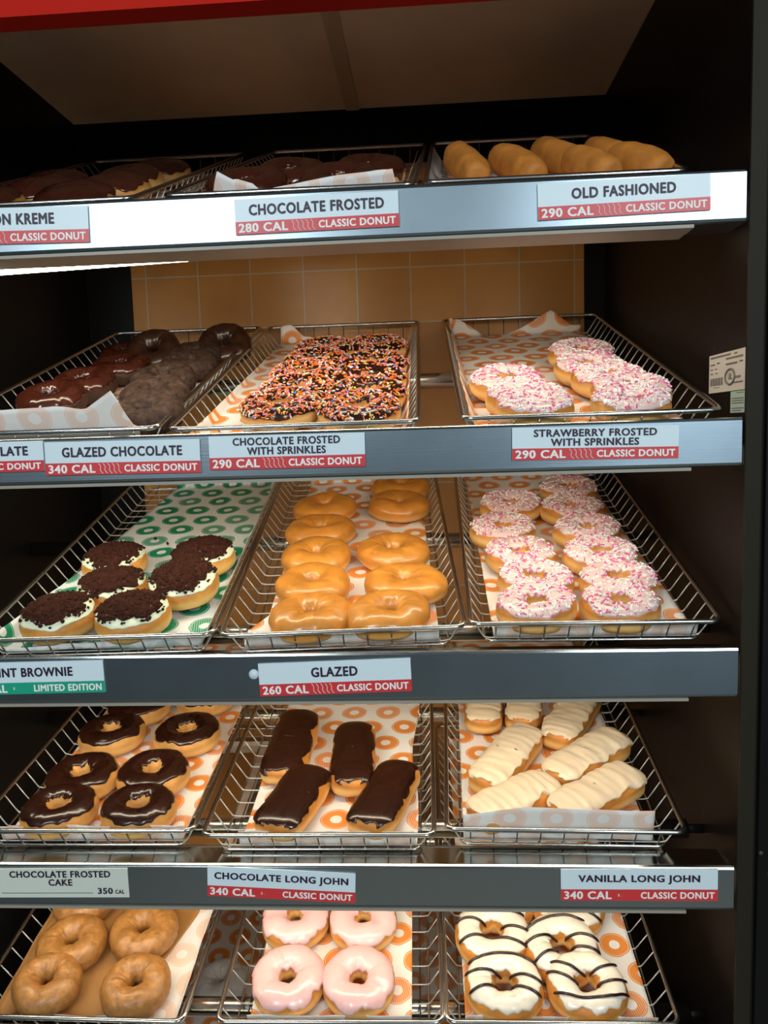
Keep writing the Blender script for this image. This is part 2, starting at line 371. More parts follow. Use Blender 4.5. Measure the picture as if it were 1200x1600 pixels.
TRAY_LABEL = {(0,0): 'wire tray of chocolate topped shell donuts on the top shelf', (0,1): 'wire tray with a torn paper flap over its front on the top shelf', (0,2): 'wire tray of old fashioned donut sticks on the top shelf',
    (1,0): 'wire tray of dark chocolate cake donuts on the second shelf', (1,1): 'wire tray of chocolate donuts with rainbow sprinkles', (1,2): 'half empty wire tray of pink sprinkled donuts on the second shelf',
    (2,0): 'wire tray with green ring paper and crumb topped donuts', (2,1): 'wire tray of shiny plain glazed ring donuts on the third shelf', (2,2): 'full wire tray of pink sprinkled donuts on the third shelf',
    (3,0): 'wire tray of chocolate frosted cake rings on the fourth shelf', (3,1): 'wire tray holding four chocolate long bars', (3,2): 'wire tray of white iced long bars on the fourth shelf',
    (4,0): 'wire tray lined with brown paper under glazed cake rings', (4,1): 'wire tray of plain pink iced donuts without sprinkles', (4,2): 'wire tray of white donuts with brown drizzle lines',
    (5,0): 'lowest wire tray holding a white powdered donut', (5,1): 'lowest wire tray beneath the pink iced donuts'}
for k in TR:
    t = empty('wire_tray', TM[k]); tag(t, TRAY_LABEL[k], 'tray', 'wire trays on the shelves')
    put('rim', ME_RIM, t); put('base_rail', ME_RAIL, t); put('cross_wires', ME_CROSS, t); put('long_wires', ME_LONG, t)

# ------------------------------------------------------------------ shelves: lip, rods, lamp
LIP = [(1.8029, 1.7471, .021), (1.5363, 1.4817, .033), (1.2729, 1.2135, .012), (1.0059, .9505, .010), (.7516, .696, .011)]
XE = .3770
def lip_mesh(zt, zb, drop):
    t = .0016; fl = .058; zf = zt-drop
    rb = .004
    outer = [(fl, zf), (.014, zf+.001)]
    if drop > .014: outer += [(.010, zf+.003), (.0075, zf+.006), (.0065, zt-.002), (.0045, zt), (.002, zt-.0002)]
    else: outer += [(.008, zt-.001), (.0035, zt)]
    outer += [(.0010, zt-.0010), (0, zt-.0035), (0, zb+rb), (.0012, zb+.0012), (rb, zb), (.048, zb)]
    inner = []
    for i, p in enumerate(outer):
        a = Vector(outer[max(0, i-1)]); b = Vector(outer[min(len(outer)-1, i+1)]); d = (b-a).normalized()
        inner.append((p[0]+(-d.y)*t, p[1]+d.x*t))
    poly = outer + inner[::-1]; n = len(poly); v = []; f = []
    x0 = XL+.001
    for x in (x0, XE):
        for (y, z) in poly: v.append((x, y, z))
    for i in range(n): f.append((i, (i+1) % n, n+(i+1) % n, n+i))
    m = len(outer)
    for s in (0, n):
        for i in range(m-1):
            a = (s+i, s+i+1, s+n-2-i, s+n-1-i); f.append(a if s else a[::-1])
    me = mesh_of('front_lip', v, f, [MAT['steel'], MAT['polish']], None, None, False)
    bm = bmesh.new(); bm.from_mesh(me); bmesh.ops.recalc_face_normals(bm, faces=bm.faces)
    for fa in bm.faces:
        if fa.normal.z > .15: fa.material_index = 1
    bm.to_mesh(me); bm.free()
    return me
SH_LABEL = ['top steel display shelf, highest lip, glowing lamp under it', 'second steel shelf with four labels on its lip', 'third steel shelf with the green edged label on its lip', 'fourth steel shelf with the pale chocolate frosted cake label', 'fifth steel shelf carrying pink iced and drizzled donuts', 'lowest rods carrying the powdered donut tray']
for i in range(6):
    S = empty('display_shelf', T(0, 0, LIP[i][1] if i < 5 else .47)); tag(S, SH_LABEL[i], 'shelf', 'steel shelves of the display cabinet')
    z0 = S.location.z
    def part(name, me): return put(name, me, S, T(0, 0, -z0))
    if i < 5:
        part('front_lip', lip_mesh(*LIP[i]))
    M = TM[(i, 1)]
    for v_ in ((.078 if i < 4 else .058), .385):
        pts = [M @ Vector((0, v_, -.0024-.0012-.0125))]
        q = MB(); q.tube([(XL+.002, pts[0].y, pts[0].z), (XR-.022, pts[0].y, pts[0].z)], .0125, 20); part('rod', q.mesh('rod', MAT['rod']))
        q = MB(); q.tube([(XR-.026, pts[0].y, pts[0].z), (XR-.0005, pts[0].y, pts[0].z)], .006, 14); part('rod_bracket', q.mesh('rod_bracket', MAT['black']))
    if i < 4:
        zb = LIP[i][1]; q = MB()
        q.box((XL+.01, .0004, zb-.0040), (.322, .0495, zb-.0004)); q.box((XL+.01, .0495, zb-.0040), (.322, .0535, zb+.022)); q.box((XL+.01, .0535, zb+.019), (.322, .105, zb+.022)); 
        hs = part('lamp_housing', q.mesh('lamp_housing', MAT['housing'], False))
        x0, x1 = XL+.02, .315
        zz = lambda x: zb + ((.003+.008*(x+.55)/.32) if i == 0 else .012)
        q = MB(); q.tube([(x0, .0745, zb-.0035), (-.20, .0745, zb+.0085), (x1, .0745, zb+.0088)] if i == 0 else [(x0, .0745, zb+.012), (x1, .0745, zb+.012)], .006, 10)
        me = q.mesh('lamp_tube', MAT['tube'])
        put('lamp_tube', me, hs)

# ------------------------------------------------------------------ liner papers
def liner(k, u0, u1, v0, v1, label, mats, rot=0., wr=.0018, seed=0., name='liner_paper', group='printed liner papers', lift=.0028, ph=(0., 0.)):
    """sheet lying in tray k; edges past the tray's bottom climb its sides.  u0,u1,v0,v1 may be functions."""
    fn = lambda a: a if callable(a) else (lambda _: a)
    u0, u1, v0, v1 = map(fn, (u0, u1, v0, v1)); nu, nv = 44, 84
    def climb(d): return (d*.38, d*.92)
    v = []; uv = []
    yb0, yb1 = IN*.8+.004, L-IN*.8-.004
    for j in range(nv):
        tj = j/(nv-1)
        for i in range(nu):
            si = i/(nu-1)
            vm = .5*(v0(0)+v1(0)); um = .5*(u0(vm)+u1(vm))
            vguess = v0(um)+(v1(um)-v0(um))*tj
            s = u0(vguess)+(u1(vguess)-u0(vguess))*si
            t = v0(s)+(v1(s)-v0(s))*tj
            x = s+rot*(t-.3); y = t-rot*s; z = 0.
            b = HB-.004
            if x > b: a = climb(x-b); x = b+a[0]; z = max(z, a[1])
            if x < -b: a = climb(-b-x); x = -b-a[0]; z = max(z, a[1])
            if y < yb0: a = climb(yb0-y); y = yb0-a[0]*.35; z = max(z, a[1])
            if y > yb1: a = climb(y-yb1); y = yb1+a[0]*.4; z = max(z, a[1])
            w = wr*(nz(s*16+seed, t*11, seed)+.5*nz(s*40, t*34+seed, 3.3))
            w2 = abs(w)*1.1
            if z > .003:
                y += w*.8 if t < .05 or t > .6 else 0; x += w*.8 if abs(s) > b else 0; z += w*.5
            v.append((x, y, lift+z+w2)); uv.append((s+ph[0]+1.0, t+ph[1]+1.0))
    me = mesh_of(name, v, grid_faces(nu, nv), list(mats), uv)
    o = put(name, me, None); o.matrix_world = TM[k]
    m = o.modifiers.new('sheet', 'SOLIDIFY'); m.thickness = .0004; m.offset = -1; m.material_offset = 1 if len(mats) > 1 else 0; m.use_rim = True
    tag(o, label, 'paper', group); return o
PO = (MAT['paper_o'], MAT['paper_o_back']); PG = (MAT['paper_g'], MAT['paper_g_back'])
def lerp_pts(P):
    def f(x):
        if x <= P[0][0]: return P[0][1]
        for (a, b), (c, d) in zip(P, P[1:]):
            if x <= c: return b+(d-b)*(x-a)/(c-a)
        return P[-1][1]
    return f
liner((0,0), -.115, .118, .02, .60, 'orange printed paper under the chocolate topped shell donuts', PO, seed=1)
liner((0,1), -.094, .150, lerp_pts([(-.14,-.012),(-.094,-.005),(-.084,-.038),(-.066,-.026),(-.062,-.027),(-.042,-.020),(-.03,-.006),(-.02,-.014),(.06,-.026),(.122,-.030),(.128,.0),(.15,.01)]), .60, 'torn orange ring paper sticking up over the top shelf lip', PO, seed=2)
liner((0,2), -.12, .125, .02, .60, 'orange ring paper under the old fashioned donut sticks', PO, seed=3)
liner((1,0), -.13, .12, lerp_pts([(-.13,-.036),(.02,-.042),(.06,-.037),(.098,-.062),(.112,-.015),(.12,-.01)]), .62, 'orange ring paper with a folded white front flap, chocolate cake tray', PO, seed=4, ph=(.02,.01))
liner((1,1), lambda v: -.142+.03*v, .150, .0, lerp_pts([(-.14,.685),(-.10,.69),(-.08,.665),(.0,.655),(.15,.65)]), 'orange ring paper under the rainbow sprinkled donuts', PO, seed=5)
liner((1,2), -.158, lambda v: .125-.03*max(0, v-.4), .004, lerp_pts([(-.15,.69),(-.115,.685),(-.06,.645),(.0,.66),(.06,.695),(.10,.665)]), 'wide orange ring paper rising behind the half empty pink donut tray', PO, seed=6, wr=.003, ph=(.013,.02))
liner((2,0), lambda v: -.135+.06*v, .160, .006, .668, 'green ring paper under the crumb topped donuts', PG, rot=.06, seed=7)
liner((2,1), lerp_pts([(0,-.118),(.03,-.128),(.06,-.128),(.10,-.105),(.66,-.098)]), .118, -.006, .66, 'orange ring paper under the shiny glazed rings', PO, seed=8, ph=(.03,.0))
liner((2,2), lambda v: -.118-.01*v, lambda v: .128-.03*v, -.006, .66, 'orange ring paper under the full tray of pink sprinkled donuts', PO, seed=9, ph=(.01,.015))
liner((3,0), -.118, .140, -.008, .66, 'orange ring paper under the chocolate frosted cake rings', PO, seed=10, ph=(.02,.03))
liner((3,1), -.105, lambda v: .122+.006*math.sin(v*20), -.006, .66, 'orange ring paper under the four chocolate bars', PO, seed=11, ph=(.0,.01))
liner((3,2), -.126, .112, lerp_pts([(-.12,-.026),(-.05,-.040),(.05,-.037),(.112,-.034)]), .66, 'orange ring paper with faded flap under the white iced bars', PO, seed=12, ph=(.024,.005))
liner((4,0), -.10, .147, .004, .66, 'orange ring paper showing beside the brown paper sheet', PO[::-1], seed=13)
liner((4,0), -.132, lambda v: .045+.06*min(1, v/.2), .006, .62, 'crumpled brown kraft paper under the glazed cake rings', (MAT['kraft'],), seed=14, name='kraft_paper', group='', lift=.0042, wr=.0028)
liner((4,1), -.112, .106, -.004, .66, 'orange ring paper under the plain pink iced donuts', PO, seed=15, ph=(.045,.01))
liner((4,2), -.122, .125, -.004, .66, 'orange ring paper under the brown drizzled white donuts', PO, seed=16, ph=(.03,.03))
liner((5,0), -.13, .13, .004, .66, 'orange ring paper under the white powdered donut', PO, seed=17, ph=(.01,.03))
liner((5,1), -.13, .125, .004, .66, 'orange ring paper in the lowest tray beneath the pink donuts', PO, seed=18, ph=(.03,.03))

# ------------------------------------------------------------------ donuts
def sg(c, p): return math.copysign(abs(c)**p, c)
class Ring:
    """a ring donut's outside surface: th round the ring, t round its section (0 outside, pi/2 top)"""
    def __init__(s, R=.052, hole=.013, h=.034, seed=0., lump=.035, sx=1., sy=1., fine=.0006):
        s.R, s.hole, s.h, s.seed, s.lump, s.sx, s.sy, s.fine = R, hole, h, seed, lump, sx, sy, fine
    def p(s, th, t, off=0.):
        c, d = math.cos(th), math.sin(th)
        R = s.R*(1+s.lump*nz(c*1.4+s.seed, d*1.4, s.seed)); ho = s.hole*(1+.25*nz(c*1.6+9, d*1.6+s.seed, 2))
        hh = s.h*(1+.09*nz(c*1.2+s.seed, d*1.2+5, 7))
        a, rc = (R-ho)/2, (R+ho)/2; ct, st = math.cos(t), math.sin(t)
        n1 = s.fine*nz(c*6+s.seed, d*6, math.sin(t)*2+math.cos(t))
        r = rc + sg(ct, .96)*(a+off+n1)
        z = hh/2 + (sg(st, 1.0)*(hh/2+off+n1) if st > 0 else sg(st, .62)*hh/2)
        return Vector((r*c*s.sx, r*d*s.sy, max(0, z)))
    def grid(s, nu, ts, offs):
        return [s.p(2*PI*i/nu, ts(2*PI*i/nu, j), offs(j)) for j in range(len(offs_list(offs))) for i in range(nu)]
def offs_list(o): return o
def dough_ring(g, mat, name, nu=64, nt=28):
    v = [g.p(2*PI*i/nu, -PI/2+2*PI*j/nt) for j in range(nt) for i in range(nu)]
    f = []
    for j in range(nt):
        for i in range(nu):
            f.append((j*nu+i, j*nu+(i+1) % nu, ((j+1) % nt)*nu+(i+1) % nu, ((j+1) % nt)*nu+i))
    return mesh_of(name, v, f, mat)
def edge_lo(seed, base, amp, freq=2.2):
    return lambda th: base+amp*(nz(math.cos(th)*freq+seed, math.sin(th)*freq, 11+seed)+.5*nz(math.cos(th)*freq*2.6, math.sin(th)*freq*2.6+seed, 4))
def cap_ring(g, mat, name, e0, e1, thick=.0017, nu=96, nt=16, rough=0., rs=60.):
    ofs = [-.0008, thick*.75] + [thick]*(nt-4) + [thick*.75, -.0008]; v = []
    for j in range(nt):
        for i in range(nu):
            th = 2*PI*i/nu; a, b = e0(th), PI-e1(th); k = 0 if j == 0 else (1 if j == nt-1 else (.015+.97*(j-1)/(nt-3)))
            t = a+(b-a)*k; o = ofs[j]
            if rough and 0 < j < nt-1:
                p = g.p(th, t); o += rough*(abs(nz(p.x*rs*3, p.y*rs*3, p.z*rs*3))+.6*nz(p.x*rs*7, p.y*rs*7, 3))
            v.append(g.p(th, t, o))
    return mesh_of(name, v, grid_faces(nu, nt, True), mat)
def normal_at(g, th, t, off):
    a = g.p(th, t, off); u = g.p(th+.02, t, off)-a; w = g.p(th, t+.02, off)-a
    n = u.cross(w); n.normalize(); return a, n, u.normalized()
def sprinkle_mesh(g, n, e0, e1, mats, weights, seed, L_=.0052, r=.00095, off=.0017, name='sprinkles', clump=0.):
    rn = random.Random(seed); q = MB(); k = 0
    while k < n:
        th = rn.random()*2*PI; a, b = e0(th)+.08, PI-e1(th)-.05; t = a+(b-a)*rn.random()
        if rn.random() > (g.p(th, t).xy.length/g.R): continue
        if clump and nz(math.cos(th)*3+seed, math.sin(th)*3, t*1.5) < rn.uniform(-1, 1)*.6-.6+clump: pass
        p, nn, u = normal_at(g, th, t, off); w = nn.cross(u); an = rn.random()*2*PI
        d = (u*math.cos(an)+w*math.sin(an)+nn*rn.uniform(-.25, .45)).normalized(); c = p+nn*r*.7; l = L_*rn.uniform(.8, 1.15)/2
        mi = rn.choices(range(len(mats)), weights)[0]
        q.tube([c-d*l, c-d*(l*.8), c+d*(l*.8), c+d*l], [r*.5, r, r, r*.5], 5, mi=mi); k += 1
    return q.mesh(name, mats)
class Shell(Ring):
    """a filled donut without a hole"""
    def p(s, th, t, off=0.):
        c, d = math.cos(th), math.sin(th); t = max(-PI/2, min(PI/2, t))
        R = s.R*(1+s.lump*nz(c*1.4+s.seed, d*1.4, s.seed)); ct, st = max(0, math.cos(t)), math.sin(t)
        n1 = s.fine*nz(c*5+s.seed, d*5, st*3)
        r = (R+off)*ct**.72
        hh = s.h*(1+.05*nz(c*ct*1.5+s.seed, d*ct*1.5, 2))
        z = hh/2 + (st**.9*(hh/2+off+n1) if st > 0 else -(abs(st)**.6)*hh/2)
        return Vector((r*c*s.sx, r*d*s.sy, z))
def dough_shell(g, mat, name, nu=56, nt=22):
    v = [g.p(2*PI*i/nu, -PI/2+PI*(j+.15)/(nt-.7)) for j in range(nt) for i in range(nu)]; f = grid_faces(nu, nt, True)
    f.append(tuple(range(nu))[::-1]); f.append(tuple((nt-1)*nu+i for i in range(nu)))
    return mesh_of(name, v, f, mat)
def cap_shell(g, mat, name, e0, thick=.0018, nu=96, nt=22, rough=0., rs=60., extra=None):
    v = []
    for j in range(nt):
        for i in range(nu):
            th = 2*PI*i/nu; a = e0(th); k = 0 if j == 0 else .015+.975*(j-1)/(nt-2); t = a+(PI/2-a)*k; o = -.0008 if j == 0 else (thick*.8 if j == 1 else thick)
            if rough and j > 0:
                p = g.p(th, t); o += rough*(abs(nz(p.x*rs*3+g.seed, p.y*rs*3, p.z*rs*3))+.7*nz(p.x*rs*7, p.y*rs*7, 3+g.seed))
            v.append(g.p(th, t, o))
    f = grid_faces(nu, nt, True); f.append(tuple((nt-1)*nu+i for i in range(nu)))
    q = MB(); q.add(v, f)
    if extra: extra(q)
    return q.mesh(name, mat)
class Bar:
    """a long bar: ph along it, t round its section"""
    def __init__(s, Lb=.15, w=.064, h=.036, seed=0.): s.L, s.w, s.h, s.seed = Lb, w, h, seed
    def p(s, ph, t, off=0.):
        sp = math.sin(ph); ct, st = math.cos(t), math.sin(t)
        k = max(0, 1-abs(sp)**8)**.42; x = sp*(s.L/2+off); sc = 1+.07*nz(x*28+s.seed, ct, st)
        w = (s.w/2*sc+off)*k; z = s.h/2
        y = sg(ct, .72)*w+.003*nz(x*14+s.seed, 2.5, 0); kz = max(0, 1-abs(sp)**8)**.32
        z += sg(st, .80)*(s.h/2*(1+.06*nz(x*22, s.seed, 4))+off)*kz if st > 0 else sg(st, .6)*s.h/2*kz
        return Vector((x, y, max(0, z)))
def dough_bar(g, mat, name, nu=40, nt=32):
    v = []
    for j in range(nt):
        ph = -PI/2+.02+(PI-.04)*j/(nt-1)
        for i in range(nu): v.append(g.p(ph, 2*PI*i/nu))
    f = [t[::-1] for t in grid_faces(nu, nt, True)]; f.append(tuple(range(nu))); f.append(tuple((nt-1)*nu+i for i in range(nu))[::-1])
    return mesh_of(name, v, f, mat)
def cap_bar(g, mat, name, seed, base=.42, amp=.5, thick=.0018, nu=30, nt=64, ripple=.0008, rf=70., phm=(1.22, 1.28)):
    v = []
    for j in range(nt):
        k = j/(nt-1)
        for i in range(nu):
            m = i/(nu-1)
            jit = .10*nz(m*7+seed, seed*2, (0 if k < .5 else 9))
            ph = -phm[0]+jit + (phm[0]+phm[1]+ (.12*nz(m*7, seed+3, 1)))*k
            x = math.sin(ph)
            a = base+amp*(nz(x*2.6+seed, 1, 0)+.5*nz(x*7+seed, 1, 5)); b = PI-(base+amp*(nz(x*2.6+seed, 8, 0)+.5*nz(x*7+seed, 8, 5)))
            t = a+(b-a)*m; edge = i in (0, nu-1) or j in (0, nt-1)
            o = -.0009 if edge else thick
            if not edge: p = g.p(ph, t); o += ripple*nz(p.x*rf*1.6+seed, p.y*rf*.45, seed)
            v.append(g.p(ph, t, o))
    return mesh_of(name, v, [t[::-1] for t in grid_faces(nu, nt)], mat)

def build(name, parts):
    """parts: [(part name, mesh, kind)] -> list usable by place()"""
    return (name, parts)
def place(proto, M, label, cat, group):
    name, parts = proto
    if len(parts) == 1:
        o = put(name, parts[0][1]); o.matrix_world = M
    else:
        o = empty(name, M)
        for pn, me, kind in parts:
            c = put(pn, me, o)
            if kind: c['kind'] = kind
    return tag(o, label, cat, group)

# --- prototypes, a few of each so neighbours differ
def protos_sprinkled(mats, weights, icing, name, counts, base=.60, **kw):
    out = []
    for i, n in enumerate(counts):
        g = Ring(seed=3.1*i+kw.get('s', 0), R=kw.get('R', .050), hole=.0130, h=.034); e0 = edge_lo(i*2.3, kw.get('b', base), .30); e1 = edge_lo(i*3.7+1, .55, .45)
        out.append(build(name, [('dough', dough_ring(g, MAT['yeast'], 'dough'), None), ('icing', cap_ring(g, icing, 'icing', e0, e1), None),
                                ('sprinkles', sprinkle_mesh(g, n, e0, e1, mats, weights, 50+i, L_=kw.get('L', .0052)), 'stuff')]))
    return out
P_STRAW = protos_sprinkled([MAT['s_white'], MAT['s_pink'], MAT['s_rose']], [.66, .27, .07], MAT['straw'], 'strawberry_frosted_donut', [300, 340, 280, 380])
P_RAIN = protos_sprinkled([MAT['s_orange'], MAT['s_white'], MAT['s_rose'], MAT['s_yellow'], MAT['s_blue']], [.50, .16, .20, .09, .05], MAT['choc'], 'rainbow_sprinkle_donut', [260, 460, 330, 600], s=20, b=.30, L=.0046)
P_CHOC = []
for i in range(4):
    g = Ring(seed=40+i*2.7, R=.0515, hole=.0115, h=.035, lump=.03); e0 = edge_lo(i*2.9+7, .58, .36); e1 = edge_lo(i*1.7+3, .70, .42, 2.0)
    P_CHOC.append(build('chocolate_frosted_cake_donut', [('dough', dough_ring(g, MAT['cake'], 'dough'), None), ('icing', cap_ring(g, MAT['choc'], 'icing', e0, e1), None)]))
P_GLZ = []
for i in range(4):
    g = Ring(seed=60+i*3.3, R=.0515, hole=.006+.002*(i % 2), h=.034, lump=.06, fine=.0012)
    P_GLZ.append(build('glazed_donut', [('glazed_donut', dough_ring(g, MAT['glazed'], 'glazed_donut'), None)]))
P_PINK = []
for i in range(3):
    g = Ring(seed=80+i*3.3, R=.0515, hole=.012, h=.036, lump=.03); e0 = edge_lo(i*2.9+2, .34, .55, 2.8); e1 = edge_lo(i*1.7+5, .40, .28, 1.6)
    P_PINK.append(build('pink_frosted_donut', [('dough', dough_ring(g, MAT['yeast'], 'dough'), None), ('icing', cap_ring(g, MAT['pink'], 'icing', e0, e1, .0022), None)]))
P_WHT = []
for i in range(4):
    g = Ring(seed=100+i*3.3, R=.0535, hole=.0145, h=.038, lump=.04); e0 = edge_lo(i*2.9+4, .66, .5, 2.2); e1 = edge_lo(i*1.7+6, .6, .28, 1.6); q = MB()
    for y0, tl in ((.026, .10), (.003, -.12), (-.022, .10)):
        run = []
        y0 += .004*nz(i*3.1, y0*50)
        for k in range(60):
            x = -.06+.12*k/59; y = y0+.010*math.cos(x*38+i)+tl*x*.5; th = math.atan2(y, x); r = math.hypot(x, y); lo, hi = g.p(th, PI).xy.length, g.p(th, 0).xy.length
            c = (r-(lo+hi)/2)/((hi-lo)/2)
            if abs(c) < .985:
                t = math.acos(sg(c, 1/.96)); p = g.p(th, t, .0032)
                if t < e0(th)-.25: p = None
            else: p = None
            if p is not None: run.append(p)
            if (p is None or k == 59) and run:
                if len(run) > 4: q.tube(run, [.0009]+[.0021]*(len(run)-2)+[.0009], 6)
                run = []
    P_WHT.append(build('drizzled_white_donut', [('dough', dough_ring(g, MAT['yeast'], 'dough'), None), ('icing', cap_ring(g, MAT['white'], 'icing', e0, e1, .002), None),
                                               ('drizzle', q.mesh('drizzle', MAT['choc']), None)]))
P_PLAIN = []
for i in range(3):
    g = Ring(seed=120+i*3.3, R=.0495, hole=.009, h=.038, lump=.035, fine=.0016)
    P_PLAIN.append(build('glazed_cake_donut', [('glazed_cake_donut', dough_ring(g, MAT['plain'], 'glazed_cake_donut'), None)]))
P_DARK = []; P_DRY = []
for i in range(3):
    g = Ring(seed=140+i*3.3, R=.047, hole=.010, h=.034, lump=.03, fine=.0012); e0 = edge_lo(i+2, .25, .4); e1 = edge_lo(i+5, .5, .4)
    P_DARK.append(build('chocolate_cake_donut', [('dough', dough_ring(g, MAT['choc_cake'], 'dough'), None), ('icing', cap_ring(g, MAT['choc_boston'], 'icing', e0, e1), None)]))
    g = Ring(seed=150+i*3.3, R=.048, hole=.009, h=.034, lump=.04, fine=.0018)
    P_DRY.append(build('glazed_chocolate_donut', [('glazed_chocolate_donut', dough_ring(g, MAT['choc_crackle'] if i < 2 else MAT['choc_glaze'], 'glazed_chocolate_donut'), None)]))
P_MINT = []
for i in range(3):
    g = Shell(R=.0475, h=.041, seed=170+i*4.1, lump=.04); e0 = edge_lo(i*2+1, .42, .16, 1.6); e1 = edge_lo(i*2+4, .72, .40, 1.3)
    def chunks(q, g=g, e1=e1, i=i):
        rn = random.Random(900+i)
        for _ in range(210):
            th = rn.random()*2*PI; t = e1(th)-.12+(PI/2-e1(th))*rn.random()**1.4; p = g.p(th, t, .0035); r = rn.uniform(.0013, .0036)
            vs = [p+Vector(a)*r*rn.uniform(.7, 1.3) for a in ((1,0,0),(0,1,0),(-1,0,0),(0,-1,0),(0,0,1),(0,0,-1))]
            q.add(vs, [(0,1,4),(1,2,4),(2,3,4),(3,0,4),(1,0,5),(2,1,5),(3,2,5),(0,3,5)])
    P_MINT.append(build('mint_brownie_donut', [('dough', dough_shell(g, MAT['yeast_dark'], 'dough'), None), ('icing', cap_shell(g, MAT['mint'], 'icing', e0), None),
                                              ('brownie_crumbs', cap_shell(g, MAT['crumbs'], 'brownie_crumbs', e1,   .0028, rough=.0042, extra=chunks), 'stuff')]))
P_BOST = []
for i in range(3):
    g = Shell(R=.050, h=.037, seed=190+i*4.1, lump=.035); e0 = edge_lo(i*2+3, .34, .35, 1.6)
    P_BOST.append(build('chocolate_shell_donut', [('dough', dough_shell(g, MAT['yeast_dark'], 'dough'), None), ('icing', cap_shell(g, MAT['choc_boston'], 'icing', e0), None)]))
P_CFR = []
for i in range(2):
    g = Ring(seed=210+i*4.1, R=.052, hole=.012, h=.036); e0 = edge_lo(i*2+3, .12, .4); e1 = edge_lo(i, .4, .4)
    P_CFR.append(build('chocolate_frosted_donut', [('dough', dough_ring(g, MAT['yeast'], 'dough'), None), ('icing', cap_ring(g, MAT['choc_boston'], 'icing', e0, e1), None)]))

ORD = ['front', 'second', 'third', 'fourth', 'fifth', 'sixth', 'seventh']
def ring_rows(k, cols, protos, cat, group, fmt, base=.0052, lean=0., sxy=(1., 1.), h=.02, spin0=None, sz=1., dpy=0):
    """cols: {row words: [(px, py, lean, proto index), ...] from the front}"""
    n = 0
    for words, spots in cols.items():
        for i, s in enumerate(spots):
            px, py = s[0], s[1]; ln = s[2] if len(s) > 2 else lean; pi = s[3] if len(s) > 3 else n
            p = hit(k, px, py+dpy, h); near = p.y < .056; p.y = max(p.y, .0545); spin = R_.random()*6.28 if spin0 is None else spin0+.5*(R_.random()-.5)
            lift = s[4] if len(s) > 4 else .05*math.sin(abs(ln))
            M = TM[k] @ T(p.x, p.y, base+lift) @ RX(ln) @ Matrix.Diagonal((sxy[0], sxy[1]*(.90/max(.94, sxy[1]) if near else 1), sz, 1)) @ RZ(spin)
            place(protos[pi % len(protos)], M, fmt.format(ord=ORD[i], row=words), cat, group); n += 1

ring_rows((2,2), {'row along the glazed rings': [(841,958),(836,907),(813,868),(785,828),(797,790)], 'row along the dark wall': [(975,960),(965,908),(937,868),(917,830),(893,795),(888,765)]},
          P_STRAW, 'donut', 'strawberry donuts in the full tray', 'pink sprinkled donut, {ord} from the front in the {row}, third shelf', lean=.03, sxy=(1.07, .94), dpy=6)
ring_rows((1,2), {'short row': [(838,650),(820,630),(790,605)], 'long row': [(988,642),(985,620),(950,600),(920,583),(907,560)]},
          P_STRAW, 'donut', 'strawberry donuts in the half empty tray', 'pink sprinkled donut, {ord} from the front in the {row}, second shelf', lean=.08, sz=.92)
ring_rows((1,1), {'row beside the chocolate cake tray': [(440,645,.08,3),(465,620,.08,1),(477,595,.08,3),(493,573,.08,1),(508,552,.05,1)], 'row beside the tiled gap': [(562,650,.08,3),(573,625,.08,2),(578,602,.08,0),(583,578,.08,2),(588,548,.05,1)]},
          P_RAIN, 'donut', 'rainbow sprinkle donuts', 'rainbow sprinkled chocolate donut, {ord} from the front, {row}', sxy=(1.08, 1.0), sz=.92)
ring_rows((2,1), {'row beside the crumb donuts': [(485,975),(489,918),(495,873),(501,833),(508,797)], 'row beside the pink donuts': [(608,968),(634,916),(615,866),(624,793),(625,765)]},
          P_GLZ, 'donut', 'plain glazed donuts on the third shelf', 'shiny plain glazed ring, {ord} from the front, {row}', lean=.03, sxy=(1.12, .93))
ring_rows((3,0), {'row beside the dark wall': [(88,1278),(130,1218),(176,1150),(217,1108)], 'row beside the chocolate bars': [(212,1278),(241,1213),(294,1150),(322,1092)]},
          P_CHOC, 'donut', 'chocolate frosted cake donuts', 'chocolate frosted cake ring, {ord} from the front, {row}', sxy=(1.02, 1.02))
ring_rows((4,1), {'row beside the brown paper tray': [(451,1535),(462,1440)], 'row beside the drizzled donuts': [(561,1538),(568,1443)]},
          P_PINK, 'donut', 'plain pink iced donuts', 'smooth pink iced donut, {ord} of the {row}', sxy=(.98, 1.0))
ring_rows((4,2), {'row beside the pink iced donuts': [(788,1555),(769,1468),(780,1412)], 'row nearer the dark side wall': [(920,1570),(877,1490),(887,1422)]},
          P_WHT, 'donut', 'white donuts with brown drizzle', 'white iced donut with brown drizzle, {ord} from the front, {row}', lean=.06, base=.006, spin0=.12)
ring_rows((4,0), {'row nearer the dark wall': [(70,1552),(114,1480),(135,1408)], 'row nearer the pink donuts': [(212,1550),(226,1460)]},
          P_PLAIN, 'donut', 'glazed cake rings on brown paper', 'brown glazed cake ring on kraft paper, {ord} from the front, {row}', base=.0075)
ring_rows((1,0), {'glossy row beside the dark wall': [(85,636,.15,0),(135,612,.15,1),(191,583,.1,2),(203,563,.1,0)]},
          P_DARK, 'donut', 'chocolate iced cake donuts', 'dark chocolate iced cake donut, {ord} of the {row}')
ring_rows((1,0), {'crackled row beside the sprinkled tray': [(232,655,.1,0),(245,627,.15,1),(258,603,.15,0),(298,577,.1,1),(306,562,.1,0)]},
          P_DRY, 'donut', 'glazed chocolate cake donuts', 'matt glazed chocolate donut, {ord} of the {row}')
